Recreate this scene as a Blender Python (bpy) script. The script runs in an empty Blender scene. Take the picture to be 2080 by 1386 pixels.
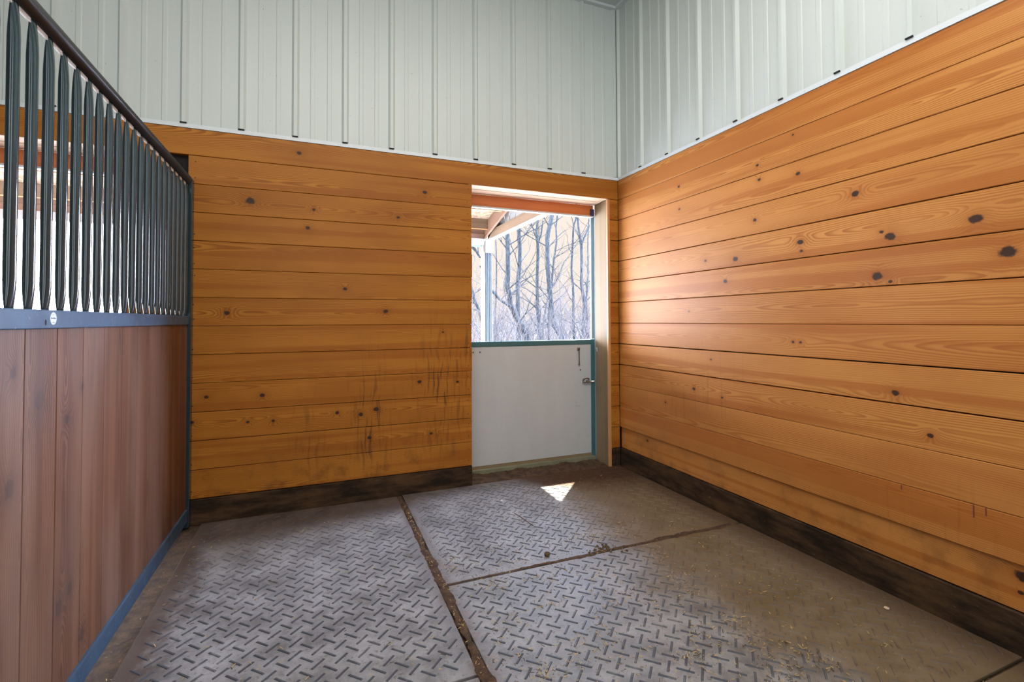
import bpy, math, random
from mathutils import Vector, Matrix
random.seed(7)
D = bpy.data
SC = bpy.context.scene
COL = SC.collection

# ------------------------------------------------------------------ camera
cam_data = D.cameras.new('camera')
cam_data.sensor_fit = 'HORIZONTAL'
cam_data.sensor_width = 36.0
cam_data.lens = 979.44 / 2080 * 36.0
cam_data.shift_y = -63.46 / 2080
cam_data.clip_start, cam_data.clip_end = 0.05, 900
cam = D.objects.new('camera', cam_data)
COL.objects.link(cam)
_r, _u, _f = Vector((.927063, -.374878, -.004508)), Vector((-.004102, -.022165, .999746)), Vector((.374883, .926809, .022086))
cam.matrix_world = Matrix(((_r.x, _u.x, -_f.x, -2.4192), (_r.y, _u.y, -_f.y, -3.5150), (_r.z, _u.z, -_f.z, 1.2448), (0, 0, 0, 1)))
SC.camera = cam

# ------------------------------------------------------------------ exposure
SC.view_settings.view_transform = 'Standard'
SC.view_settings.look = 'None'
SC.view_settings.exposure = 0.0
SC.view_settings.gamma = 1.0
SC.view_settings.use_curve_mapping = False

# ------------------------------------------------------------------ sky
SKY_HORIZON = (1.0, 0.885, 0.775)      # hazy cream low sky over the trees
SKY_ZENITH = (42.0, 50.0, 72.0)          # blue sky overhead
SKY_SUNSIDE = (66.0, 77.0, 108.0)     # sky on the sun's side, right of the doorway, brightened to light the floor
SKY_LEFT = (21.0, 20.4, 21.4)            # low sky left of the doorway, brightened to light the right wall
world = D.worlds.new('sky')
SC.world = world
world.use_nodes = True
nt = world.node_tree
nt.nodes.clear()
_o = nt.nodes.new('ShaderNodeOutputWorld')
_bg = nt.nodes.new('ShaderNodeBackground')
_tc = nt.nodes.new('ShaderNodeTexCoord')
_sx = nt.nodes.new('ShaderNodeSeparateXYZ')
nt.links.new(_tc.outputs['Generated'], _sx.inputs[0])
def _mr(sock, a, b):
    m = nt.nodes.new('ShaderNodeMapRange'); m.interpolation_type = 'SMOOTHSTEP'
    m.inputs[1].default_value, m.inputs[2].default_value = a, b
    nt.links.new(sock, m.inputs[0]); return m.outputs[0]
def _mx(f, a, b):
    m = nt.nodes.new('ShaderNodeMix'); m.data_type = 'RGBA'
    nt.links.new(f, m.inputs[0])
    for i, c in ((6, a), (7, b)):
        if isinstance(c, tuple): m.inputs[i].default_value = (*c, 1)
        else: nt.links.new(c, m.inputs[i])
    return m.outputs[2]
_low = _mx(_mr(_sx.outputs[0], .22, -.2), SKY_HORIZON, SKY_LEFT)
_low = _mx(_mr(_sx.outputs[0], .58, .82), _low, SKY_SUNSIDE)
_col = _mx(_mr(_sx.outputs[2], .30, .75), _low, SKY_ZENITH)
nt.links.new(_col, _bg.inputs[0])
nt.links.new(_bg.outputs[0], _o.inputs[0])

# ------------------------------------------------------------------ sun and added fill lights
def light(name, kind, energy, color, loc, direction, **kw):
    l = D.lights.new(name, kind)
    l.energy, l.color = energy, color
    for k, v in kw.items(): setattr(l, k, v)
    o = D.objects.new(name, l); COL.objects.link(o)
    o.location = loc
    o.rotation_euler = Vector(direction).to_track_quat('-Z', 'Y').to_euler()
    return o
light('sun', 'SUN', 32.0, (1.0, .93, .82), (5, 6, 12), (-.421, -.468, -1.0), angle=.009)
light('ceiling_fill', 'AREA', 86, (1.0, .95, .88), (-1.9, -2.6, 3.85), (0, .12, -1), shape='RECTANGLE', size=2.6, size_y=1.6)  # unseen area light added as soft ambient fill from above
light('aisle_fill', 'AREA', 92, (.95, .97, 1.0), (-3.2, -6.4, 2.6), (.15, 1, -.12), shape='RECTANGLE', size=4.5, size_y=2.4)  # added fill from behind the camera, no fixture there

# ================================================================== node helpers
class S:
    """wraps a node socket so that shader arithmetic reads like arithmetic"""
    def __init__(s, t, k): s.t, s.k = t, k
    def op(s, name, *a):
        n = s.t.nodes.new('ShaderNodeMath'); n.operation = name
        for i, v in enumerate((s,) + a):
            if isinstance(v, S): s.t.links.new(v.k, n.inputs[i])
            else: n.inputs[i].default_value = v
        return S(s.t, n.outputs[0])
    def __add__(s, b): return s.op('ADD', b)
    __radd__ = __add__
    def __sub__(s, b): return s.op('SUBTRACT', b)
    def __rsub__(s, b): return (s * -1.0) + b
    def __mul__(s, b): return s.op('MULTIPLY', b)
    __rmul__ = __mul__
    def max(s, b): return s.op('MAXIMUM', b)
    def min(s, b): return s.op('MINIMUM', b)
    def ss(s, a, b, lo=0.0, hi=1.0):
        n = s.t.nodes.new('ShaderNodeMapRange'); n.interpolation_type = 'SMOOTHSTEP'
        for i, v in enumerate((a, b, lo, hi)): n.inputs[i + 1].default_value = v
        s.t.links.new(s.k, n.inputs[0]); return S(s.t, n.outputs[0])
    def gauss(s, c, w):
        d = (s - c) * (1.0 / w)
        return (d * d * -1.0).op('EXPONENT')

class Mat:
    def __init__(m, name):
        m.mat = D.materials.new(name); m.mat.use_nodes = True
        m.t = m.mat.node_tree; m.t.nodes.clear()
        m.b = m.t.nodes.new('ShaderNodeBsdfPrincipled')
        o = m.t.nodes.new('ShaderNodeOutputMaterial')
        m.t.links.new(m.b.outputs[0], o.inputs[0])
    def n(m, typ): return m.t.nodes.new(typ)
    def obj(m):
        n = m.n('ShaderNodeTexCoord'); return n.outputs['Object']
    def sep(m, sock):
        n = m.n('ShaderNodeSeparateXYZ'); m.t.links.new(sock, n.inputs[0])
        return [S(m.t, n.outputs[i]) for i in range(3)]
    def uv(m): return m.sep(m.n('ShaderNodeTexCoord').outputs['UV'])
    def attr(m, name):
        n = m.n('ShaderNodeAttribute'); n.attribute_name = name; return S(m.t, n.outputs['Fac'])
    def comb(m, *a):
        n = m.n('ShaderNodeCombineXYZ')
        for i, v in enumerate(a):
            if isinstance(v, S): m.t.links.new(v.k, n.inputs[i])
            else: n.inputs[i].default_value = v
        return n.outputs[0]
    def noise(m, vec, scale=1.0, detail=2.0, rough=.5, dist=0.0):
        n = m.n('ShaderNodeTexNoise')
        n.inputs['Scale'].default_value, n.inputs['Detail'].default_value = scale, detail
        n.inputs['Roughness'].default_value, n.inputs['Distortion'].default_value = rough, dist
        m.t.links.new(vec, n.inputs['Vector']); return S(m.t, n.outputs['Fac'])
    def mix(m, f, a, b, mode='MIX'):
        n = m.n('ShaderNodeMix'); n.data_type = 'RGBA'; n.blend_type = mode
        for i, v in ((0, f), (6, a), (7, b)):
            if isinstance(v, S): m.t.links.new(v.k, n.inputs[i])
            elif isinstance(v, (tuple, list)): n.inputs[i].default_value = (*v[:3], 1)
            else: n.inputs[i].default_value = v
        return S(m.t, n.outputs[2])
    def set(m, **kw):
        names = dict(color='Base Color', rough='Roughness', metal='Metallic', spec='Specular IOR Level', coat='Coat Weight', coatr='Coat Roughness')
        for k, v in kw.items():
            i = m.b.inputs[names[k]]
            if isinstance(v, S): m.t.links.new(v.k, i)
            elif isinstance(v, (tuple, list)): i.default_value = (*v[:3], 1)
            else: i.default_value = v
        return m
    def bump(m, h, strength=.3, dist=.002):
        n = m.n('ShaderNodeBump'); n.inputs['Strength'].default_value, n.inputs['Distance'].default_value = strength, dist
        m.t.links.new(h.k, n.inputs['Height']); m.t.links.new(n.outputs[0], m.b.inputs['Normal']); return m

def plain(name, color, rough=.5, metal=0.0, var=.12, scale=8.0, spec=.5):
    m = Mat(name)
    f = m.noise(m.obj(), scale, 4, .6)
    m.set(color=m.mix(f, tuple(c * (1 - var) for c in color), tuple(min(1, c * (1 + var)) for c in color)),
          rough=rough, metal=metal, spec=spec)
    return m.mat

def wood(name, light_c, dark_c, band_c, knots=(), axis='x', ring=120.0, contrast=.55, rough=.35, coat=.25, knot_k=.00105, dirt=None, spec=.4):
    """plain-sawn softwood: growth rings cut by the board face, heartwood bands, knots; UV runs in metres along/across each board"""
    m = Mat(name)
    u, v, _ = m.uv()
    sd = m.attr('seed')
    ob = m.obj()
    X, Y, Z = m.sep(ob)
    knot = None
    if knots:
        for ka, kz, sz in knots:
            a, b = 1.0 / (sz * knot_k * 1.25), 1.0 / (sz * knot_k * .95)
            n = m.n('ShaderNodeVectorMath'); n.operation = 'MULTIPLY_ADD'
            m.t.links.new(ob, n.inputs[0])
            sc = {'x': (a, 0, b), 'y': (0, a, b), 'v': (0, b, a)}[axis]
            ce = (ka, 0, kz) if axis == 'x' else (0, ka, kz)
            n.inputs[1].default_value = sc
            n.inputs[2].default_value = tuple(-s_ * c_ for s_, c_ in zip(sc, ce))
            l = m.n('ShaderNodeVectorMath'); l.operation = 'LENGTH'
            m.t.links.new(n.outputs[0], l.inputs[0])
            k = S(m.t, l.outputs['Value'])
            knot = k if knot is None else knot.min(k)
    d = (m.noise(m.comb(u * .55, sd * 17.0, 3.3), 1, 1) - .5) * .26
    w = v + ((sd * 7.77).op('FRACT') - .5) * .16
    wob = (m.noise(m.comb(u * 2.2, v * 13.0, sd * 9.0), 1, 2) - .5) * .022
    r = (w * w + d * d + 1e-6).op('SQRT') + wob
    if knot is not None:
        knot = knot + (m.noise(ob, 34.0, 3, .6) - .5) * 1.1
        r = r + (knot * knot * -.16).op('EXPONENT') * .03
    rg = (r * ring + sd * 5.0).op('FRACT')
    g = rg.ss(.25, .85) * (1.0 - rg.ss(.90, 1.0))
    amp = m.noise(m.comb(u * .8, v * 9.0, sd * 4.0 + 2.0), 1, 1).ss(.3, .62, .35, 1.0)
    fine = m.noise(m.comb(u * 5.0, v * 420.0, sd), 1, 2)
    band = m.noise(m.comb(u * .28, v * 13.0, sd * 31.0), 1, 1).ss(.50, .58)
    c = m.mix(g * amp * contrast, light_c, dark_c)
    c = m.mix(band * .6, c, band_c)
    tone = (sd * 13.37).op('FRACT')
    c = m.mix(tone.ss(0, 1, 0, .35), c, m.mix(.5, c, band_c))
    blotch = m.noise(m.comb(u * 1.3, v * 4.0, sd * 3.0), 1, 3)
    c = m.mix(blotch.ss(.35, .75, 0, .42), c, dark_c)
    c = m.mix(fine.ss(.45, .8, 0, .22), c, dark_c)
    if knot is not None:
        halo = (knot * -.75).op('EXPONENT') * 1.15
        c = m.mix(halo.min(.75), c, dark_c)
        c = m.mix(1.0 - knot.ss(.65, 1.05), c, (.05, .025, .015))
    if dirt: c = dirt(m, c, X, Y, Z, ob)
    m.set(color=c, rough=rough, coat=coat, coatr=.25, spec=spec)
    m.bump(g * -.4 + fine * .5, .12, .0015)
    return m.mat

# ================================================================== mesh helpers
class MB:
    def __init__(s): s.v, s.f, s.uv, s.seed, s.mi, s.sm = [], [], [], [], [], []
    def face(s, pts, uv=None, seed=0.0, mi=0, smooth=False):
        i0 = len(s.v); s.v += [tuple(p) for p in pts]
        s.f.append(tuple(range(i0, i0 + len(pts))))
        s.uv.append(uv or [(0.0, 0.0)] * len(pts)); s.seed.append(seed); s.mi.append(mi); s.sm.append(smooth)
    def idx(s, verts, faces, mi=0, seed=0.0, smooth=True, uv=None):
        i0 = len(s.v); s.v += [tuple(p) for p in verts]
        for f in faces:
            s.f.append(tuple(i + i0 for i in f)); s.mi.append(mi); s.seed.append(seed); s.sm.append(smooth)
            s.uv.append([uv[i] for i in f] if uv else [(0.0, 0.0)] * len(f))
    def box(s, a, b, mi=0, seed=None, grain='x'):
        seed = random.random() if seed is None else seed
        x0, y0, z0 = a; x1, y1, z1 = b
        P = [(x0, y0, z0), (x1, y0, z0), (x1, y1, z0), (x0, y1, z0), (x0, y0, z1), (x1, y0, z1), (x1, y1, z1), (x0, y1, z1)]
        c = ((x0 + x1) / 2, (y0 + y1) / 2, (z0 + z1) / 2)
        gi = 'xyz'.index(grain); oth = [i for i in range(3) if i != gi]
        for f in ((3, 2, 1, 0), (4, 5, 6, 7), (0, 1, 5, 4), (2, 3, 7, 6), (1, 2, 6, 5), (3, 0, 4, 7)):
            pts = [P[i] for i in f]
            ext = [max(p[o] for p in pts) - min(p[o] for p in pts) for o in oth]
            ov = oth[0] if ext[0] > ext[1] else oth[1]
            s.face(pts, [(p[gi], p[ov] - c[ov]) for p in pts], seed, mi)
    def board(s, o, du, dv, dn, L, w, t, bev=.003, seed=None, mi=0, u0=0.0):
        """a board: o = corner at (0,0) on its face; bevelled long edges; dn points out of the face"""
        seed = random.random() if seed is None else seed
        o, du, dv, dn = map(Vector, (o, du, dv, dn))
        prof = [(0, -t), (0, -bev), (bev, 0), (w - bev, 0), (w, -bev), (w, -t)]
        A = [o + dv * a + dn * b for a, b in prof]
        B = [p + du * L for p in A]
        flip = du.cross(dv).dot(dn) < 0
        for i in range(6):
            j = (i + 1) % 6
            pts = [A[i], B[i], B[j], A[j]]
            uv = [(u0, prof[i][0] - w / 2), (u0 + L, prof[i][0] - w / 2), (u0 + L, prof[j][0] - w / 2), (u0, prof[j][0] - w / 2)]
            if flip: pts.reverse(); uv.reverse()
            s.face(pts, uv, seed, mi)
        for E, uu, rv in ((A, u0, False), (B, u0 + L, True)):
            pts, uv = list(E), [(uu, p[0] - w / 2) for p in prof]
            if rv != flip: pts.reverse(); uv.reverse()
            s.face(pts, uv, seed, mi)
    def tube(s, pts, radii, n=8, mi=0, caps=True, seed=0.0):
        pts = [Vector(p) for p in pts]
        verts, faces = [], []
        ref = Vector((.31, .95, .05))
        for i, p in enumerate(pts):
            t = (pts[min(i + 1, len(pts) - 1)] - pts[max(i - 1, 0)]).normalized()
            r0 = Vector((0, 0, 1)) if abs(t.z) < .8 else ref
            a = t.cross(r0).normalized(); b = t.cross(a)
            for k in range(n):
                th = 2 * math.pi * k / n
                verts.append(p + (a * math.cos(th) + b * math.sin(th)) * radii[i])
        for i in range(len(pts) - 1):
            for k in range(n):
                q = (k + 1) % n
                faces.append((i * n + k, i * n + q, (i + 1) * n + q, (i + 1) * n + k))
        if caps:
            faces.append(tuple(range(n))); faces.append(tuple(range((len(pts) - 1) * n, len(pts) * n))[::-1])
        s.idx(verts, faces, mi, seed)
    def build(s, name, mats, parent=None, bevel=0.0):
        me = D.meshes.new(name)
        me.from_pydata(s.v, [], s.f)
        uvl = me.uv_layers.new(name='UVMap')
        flat = [c for q in s.uv for p in q for c in p]
        uvl.data.foreach_set('uv', flat)
        at = me.attributes.new('seed', 'FLOAT', 'FACE'); at.data.foreach_set('value', s.seed)
        me.polygons.foreach_set('material_index', s.mi)
        me.polygons.foreach_set('use_smooth', s.sm)
        for m_ in (mats if isinstance(mats, (list, tuple)) else [mats]): me.materials.append(m_)
        me.update()
        o = D.objects.new(name, me); COL.objects.link(o)
        if parent: o.parent = parent
        if bevel:
            b = o.modifiers.new('soft_edges', 'BEVEL'); b.width = bevel; b.segments = 2; b.limit_method = 'ANGLE'
            w_ = o.modifiers.new('merge', 'WELD'); w_.merge_threshold = 1e-5
            o.modifiers.move(1, 0)
        return o

def tag(o, label, cat, kind=None, group=None):
    o['label'] = label; o['category'] = cat
    if kind: o['kind'] = kind
    if group: o['group'] = group
    return o
def empty(name, loc=(0, 0, 0)):
    o = D.objects.new(name, None); COL.objects.link(o); o.location = loc; o.empty_display_size = .1
    return o
def spline(pts, n=5):
    """Catmull-Rom through tuples of any length"""
    out = []
    for i in range(len(pts) - 1):
        p0, p1, p2, p3 = pts[max(i - 1, 0)], pts[i], pts[i + 1], pts[min(i + 2, len(pts) - 1)]
        for k in range(n):
            t = k / n
            out.append(tuple(.5 * ((2 * b) + (-a + c) * t + (2 * a - 5 * b + 4 * c - d) * t * t + (-a + 3 * b - 3 * c + d) * t ** 3)
                             for a, b, c, d in zip(p0, p1, p2, p3)))
    out.append(tuple(pts[-1])); return out

# ================================================================== materials
KN_R = [(-1.438, 2.071, 10), (-1.686, 2.035, 11), (-1.982, 1.852, 16), (-1.403, 1.838, 11), (-1.006, 1.64, 9), (-1.255, 1.621, 16), (-1.692, 1.661, 15), (-1.698, 1.612, 8), (-2.133, 1.62, 20), (-2.097, 1.646, 9), (-1.172, 1.489, 14), (-2.074, 1.444, 20), (-2.129, 1.414, 8), (-2.533, 1.495, 24), (-2.441, 1.64, 20), (-1.64, 1.12, 7), (-1.683, 1.119, 7), (-1.042, 0.979, 6), (-0.884, 0.767, 11), (-1.133, 0.742, 8), (-2.14, 0.909, 14), (-2.269, 0.747, 10), (-0.589, 0.627, 7), (-0.845, 1.302, 6), (-0.759, 2.207, 9), (-0.761, 2.042, 8), (-1.426, 2.159, 8), (-1.661, 2.258, 6), (-2.546, 0.284, 22), (-2.54, 0.222, 9), (-0.35, 0.286, 9)]
KN_B = [(-1.687, 2.192, 12), (-2.823, 2.026, 20), (-2.537, 2.376, 11), (-2.24, 1.468, 10), (-2.95, 1.301, 13), (-1.966, 1.313, 12), (-2.442, 2.002, 8), (-1.879, 1.991, 8), (-2.48, 1.875, 10), (-1.551, 1.16, 6), (-3.058, 0.775, 9), (-2.745, 0.768, 11), (-1.726, 0.801, 10), (-1.439, 0.786, 8), (-2.681, 0.597, 8), (-2.134, 0.597, 11), (-2.032, 0.624, 13), (-2.289, 0.62, 9), (-2.076, 0.43, 10), (-1.64, 0.419, 8), (-3.135, 0.623, 10), (-2.828, 0.601, 7)]
KN_L = [(-1.865, 1.113, 14), (-1.736, 1.025, 24), (-1.569, 0.937, 14), (-1.873, 0.816, 22), (-1.465, 1.027, 10), (-1.532, 0.395, 18), (-1.603, 0.37, 22), (-1.441, 0.193, 16)]

def dirt_back(m, c, X, Y, Z, ob):
    wv = (m.noise(ob, 5.0, 2) - .5) * .05
    st = m.noise(m.comb((X + wv) * 55.0, 0.0, Z * 4.2), 1, 4).ss(.50, .66)
    zone = X.gauss(-1.58, .16) * Z.gauss(.72, .42) + X.gauss(-2.07, .12) * Z.gauss(.55, .38) + X.gauss(-2.48, .10) * Z.gauss(.45, .25) * .6 + X.gauss(-1.38, .07) * Z.gauss(.95, .4) * .6
    c = m.mix((st * zone).min(1.0) * .72, c, (.045, .022, .012))
    pa = m.noise(ob, 7.0, 5, .65).ss(.48, .72) * Z.ss(.62, .12)
    return m.mix(pa * .55, c, (.06, .03, .014))
def dirt_right(m, c, X, Y, Z, ob):
    st = m.noise(m.comb(Y * 45.0, 0.0, Z * 2.2), 1, 3).ss(.56, .70)
    zone = Y.gauss(-.9, .45) * Z.gauss(.75, .3) + Y.gauss(-2.3, .35) * Z.gauss(.40, .16) * .8
    c = m.mix((st * zone).min(1.0) * .22, c, (.06, .03, .015))
    pa = m.noise(ob, 6.0, 5, .65).ss(.46, .74) * Z.ss(.55, .1)
    return m.mix(pa * .5, c, (.07, .035, .015))
def dirt_sheen_part(m, c, X, Y, Z, ob):
    pa = m.noise(m.comb(Y * 9.0, 0.0, Z * 3.0), 1, 5, .65).ss(.5, .75)
    c = m.mix(pa * .35, c, (.10, .06, .05))
    sheen = m.noise(m.comb(Y * 4.0, 0.0, Z * .7), 1, 4).ss(.42, .62)
    c = m.mix(sheen * .34, c, (.30, .205, .155))  # pale streaks paint in the sky's sheen on the planks, with some dust
    sm = m.noise(m.comb(Y * 26.0, 0.0, Z * 1.6), 1, 4, .6).ss(.55, .72)
    return m.mix(sm * .4, c, (.085, .04, .032))

W_BACK = wood('varnished_pine_back', (.50, .200, .026), (.25, .078, .009), (.32, .096, .012), KN_B, 'x', contrast=.85, rough=.5, coat=.03, spec=.18, knot_k=.00125, dirt=dirt_back)
W_RIGHT = wood('varnished_pine_right', (.62, .280, .072), (.33, .100, .016), (.40, .122, .020), KN_R, 'y', contrast=.72, rough=.44, coat=.06, spec=.25, dirt=dirt_right)
W_PART = wood('worn_pine_planks', (.230, .104, .048), (.062, .022, .011), (.12, .045, .022), KN_L, 'v', contrast=.95, rough=.5, coat=.0, spec=.3, dirt=dirt_sheen_part)
W_HEAD = wood('flare_bright_header', (.78, .25, .07), (.58, .16, .04), (.62, .18, .05), rough=.4, ring=90)  # orange pushed brighter to stand in for flare on the header face
W_JAMB = wood('treated_jamb', (.27, .20, .115), (.18, .125, .066), (.20, .14, .075), rough=.6, coat=0)
W_STRIP = wood('pine_strip', (.62, .32, .14), (.46, .20, .07), (.48, .22, .08), rough=.45)
W_SOFF = wood('pale_soffit', (.86, .66, .48), (.70, .48, .30), (.74, .5, .33), rough=.5, coat=0)
W_GREY = wood('weathered_lumber', (.20, .130, .072), (.125, .078, .042), (.15, .092, .05), rough=.8, coat=0)
W_RED = wood('reddish_lumber', (.21, .12, .075), (.15, .08, .045), (.16, .085, .05), rough=.8, coat=0)
def kick_mat():
    m = Mat('dirty_kickboard')
    X, Y, Z = m.sep(m.obj())
    a = m.noise(m.comb(X * 2.0, Y * 2.0, Z * 9.0), 1.5, 6, .7)
    b = m.noise(m.obj(), 9.0, 6, .75)
    c = m.mix(a.ss(.35, .7), (.018, .011, .007), (.095, .052, .024))
    c = m.mix(b.ss(.55, .8, 0, .7), c, (.012, .009, .008))
    c = m.mix(m.noise(m.obj(), 40, 2).ss(.70, .78, 0, .7), c, (.16, .11, .06))
    return m.set(color=c, rough=.85, spec=.2).bump(b, .4, .004).mat
KICK = kick_mat()
DARK = plain('dark_void', (.010, .008, .007), .9)
def metal_mat(name, col):
    m = Mat(name)
    f = m.noise(m.obj(), 1.2, 3)
    sp = m.noise(m.obj(), 55, 1).ss(.78, .83, 0, .5)
    c = m.mix(f, tuple(v * .96 for v in col), tuple(v * 1.03 for v in col))
    return m.set(color=m.mix(sp, c, (.30, .27, .22)), rough=.42, spec=.4).mat
PANEL = metal_mat('white_liner_panel', (.60, .655, .63))
TRIM = metal_mat('white_trim_metal', (.70, .76, .78))
STEEL = plain('dark_green_black_steel', (.017, .040, .052), .16, .0, .2, 20, .9)
STEEL_DK = plain('black_brown_steel', (.022, .022, .023), .34, .0, .3, 20, .5)
STEEL_BLUE = None
def scuffed_steel():
    m = Mat('scuffed_blue_black_steel')
    a = m.noise(m.obj(), 14, 6, .7)
    b = m.noise(m.obj(), 60, 3)
    c = m.mix(a.ss(.4, .75), (.030, .075, .135), (.065, .130, .205))
    c = m.mix(b.ss(.66, .75, 0, .6), c, (.22, .27, .32))
    return m.set(color=c, rough=a.ss(.3, .7, .35, .6), spec=.6).mat
STEEL_BLUE = scuffed_steel()
GALV = plain('galvanised_steel', (.78, .78, .80), .28, .6, .1, 30)
CHROME = plain('zinc_hardware', (.62, .60, .56), .25, .9, .2, 60)
RUST = plain('brown_steel_rod', (.16, .12, .10), .45, .6, .3, 60)
TEAL = plain('teal_painted_steel', (.055, .150, .165), .4, 0, .15, 12)
def door_mat():
    m = Mat('white_door_panel')
    X, Y, Z = m.sep(m.obj())
    a = m.noise(m.comb(X * 6.0, 0.0, Z * 1.3), 1, 4, .6)
    b = m.noise(m.obj(), 26, 5, .7)
    c = m.mix(a, (.50, .53, .54), (.60, .63, .64))
    c = m.mix((b.ss(.60, .74) * Z.ss(.85, .3)) * .35, c, (.16, .15, .13))
    c = m.mix(m.noise(m.comb(X * 9.0, 0.0, Z * 20.0), 1, 4).ss(.6, .75) * X.gauss(-.2, .09) * Z.gauss(.45, .3) * .5, c, (.14, .15, .13))
    return m.set(color=c, rough=.34, spec=.5).mat
DOORW = door_mat()
SILL = plain('mossy_sill', (.20, .20, .13), .8, 0, .4, 14)
WHITE = plain('white_paint', (.78, .76, .72), .5, 0, .05)
LIP_GLINT = plain('painted_lip_glint', (.92, .92, .92), .4, 0, .02)  # white painted in for light reflected under the top rail
PORCHW = plain('weathered_white_paint', (.30, .285, .26), .6, 0, .08)
OFFW = plain('offwhite_cladding', (.30, .30, .28), .5, 0, .05)
def osb_mat():
    m = Mat('osb_sheathing')
    n = m.n('ShaderNodeTexVoronoi'); n.inputs['Scale'].default_value = 26
    m.t.links.new(m.obj(), n.inputs['Vector'])
    s_ = m.n('ShaderNodeSeparateColor'); m.t.links.new(n.outputs['Color'], s_.inputs[0])
    f = S(m.t, s_.outputs[0])
    c = m.mix(f, (.18, .11, .055), (.34, .26, .175))
    return m.set(color=c, rough=.8).mat
OSB = osb_mat()
POSTC = plain('blue_grey_post', (.055, .066, .082), .5, 0, .1)
GREEN = plain('green_trim', (.10, .24, .16), .5)
def bark_mat():
    m = Mat('grey_bark')
    X, Y, Z = m.sep(m.obj())
    a = m.noise(m.comb(X * 22.0, Y * 22.0, Z * 5.0), 1, 5, .7)
    c = m.mix(a.ss(.35, .7), (.008, .010, .0112), (.025, .029, .031))
    return m.set(color=c, rough=.95, spec=.05).bump(a, .6, .02).mat
BARK = bark_mat()
TWIG = plain('pale_twigs', (.040, .037, .036), .95, 0, .7, 3, .05)
def floor_dirt_mat():
    m = Mat('packed_dirt')
    a = m.noise(m.obj(), 18, 8, .7)
    c = m.mix(a.ss(.3, .7), (.030, .016, .008), (.105, .058, .029))
    c = m.mix(m.noise(m.obj(), 90, 2).ss(.68, .76), c, (.26, .20, .13))
    return m.set(color=c, rough=.95).bump(a, .8, .01).mat
DIRT = floor_dirt_mat()
def ground_mat():
    m = Mat('dry_leaf_ground')
    a = m.noise(m.obj(), 1.5, 8, .75)
    return m.set(color=m.mix(a.ss(.3, .7), (.013, .0105, .0082), (.034, .028, .022)), rough=1.0, spec=0.0).mat
GROUND = ground_mat()
def mat_rubber():
    """dusty black rubber mat; attribute 'seed' on faces is 1 on the raised tread bars"""
    m = Mat('dusty_rubber_mat')
    X, Y, Z = m.sep(m.obj())
    bar = m.attr('seed')
    n1 = m.noise(m.obj(), 1.7, 4, .6)
    n2 = m.noise(m.obj(), 6.0, 6, .7)
    n3 = m.noise(m.obj(), 45.0, 4, .7)
    c = m.mix(n2.ss(.3, .7), (.140, .141, .146), (.335, .340, .355))  # dust grey, lifted and tinted blue in place of skylight from the door
    tan = (X + (n1 - .5) * 1.3).ss(-1.15, -.55)
    c = m.mix(tan * .85, c, m.mix(n2, (.105, .068, .024), (.205, .138, .058)))
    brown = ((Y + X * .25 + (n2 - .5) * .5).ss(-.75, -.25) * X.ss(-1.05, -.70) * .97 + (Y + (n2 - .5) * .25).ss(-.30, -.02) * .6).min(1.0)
    brown = brown.max((Y - X * .12 + (n2 - .5) * .25).ss(-.22, .12) * X.ss(-1.5, -1.9) * .8).max((X + (n2 - .5) * .2).ss(-2.88, -3.05) * .8)  # back-left band: shade along the wall painted brown; then dirt beside the partition
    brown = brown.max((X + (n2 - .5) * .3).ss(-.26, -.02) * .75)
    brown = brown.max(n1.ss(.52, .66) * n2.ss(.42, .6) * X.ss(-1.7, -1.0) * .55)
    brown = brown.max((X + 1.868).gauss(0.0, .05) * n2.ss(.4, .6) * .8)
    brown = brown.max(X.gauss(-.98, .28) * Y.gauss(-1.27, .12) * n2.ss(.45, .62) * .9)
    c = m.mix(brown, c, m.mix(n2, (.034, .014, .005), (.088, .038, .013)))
    c = m.mix(n3.ss(.55, .70, 0, .65), c, (.10, .075, .05))
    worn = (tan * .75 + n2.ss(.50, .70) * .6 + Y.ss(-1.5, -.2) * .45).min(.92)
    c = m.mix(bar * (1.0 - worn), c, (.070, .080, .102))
    return m.set(color=c, rough=(n2.ss(.3, .7, .42, .62) + brown * .3 + tan * .12).min(.95), spec=.4).bump(n3, .25, .003).mat
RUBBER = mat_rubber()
STRAW = plain('straw_chaff', (.55, .40, .16), .7, 0, .5, 40)
MANURE = plain('brown_clump', (.10, .065, .03), .9, 0, .4, 40)
CHIP = plain('pale_chip', (.60, .45, .32), .8)
STICK = plain('sticker_white', (.70, .76, .80), .4)
STICK2 = plain('sticker_olive', (.42, .46, .36), .5)
INK = plain('sticker_ink', (.08, .08, .12), .6)

# ================================================================== setting
PB = .178                        # board pitch
KZ = .1499                       # kickboard height
L0 = KZ + 12 * PB                # underside of the top trim board
LT = 2.4536                      # top of the top trim board
CEIL = 3.97
DX0, DX1 = -1.3267, -.105        # doorway
NX0, NX1 = -4.76, -3.49          # doorway of the next stall

def st(name, mb, mats, label, cat, parent=None, **k):
    o = mb.build(name, mats, parent, **k)
    if parent is None: tag(o, label, cat, 'structure')
    return o

g = MB(); g.box((-9, -8, -.3), (.02, .33, -.014)); 
st('floor', g, DIRT, 'packed brown dirt floor showing in the seams between rubber mats', 'floor')

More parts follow.
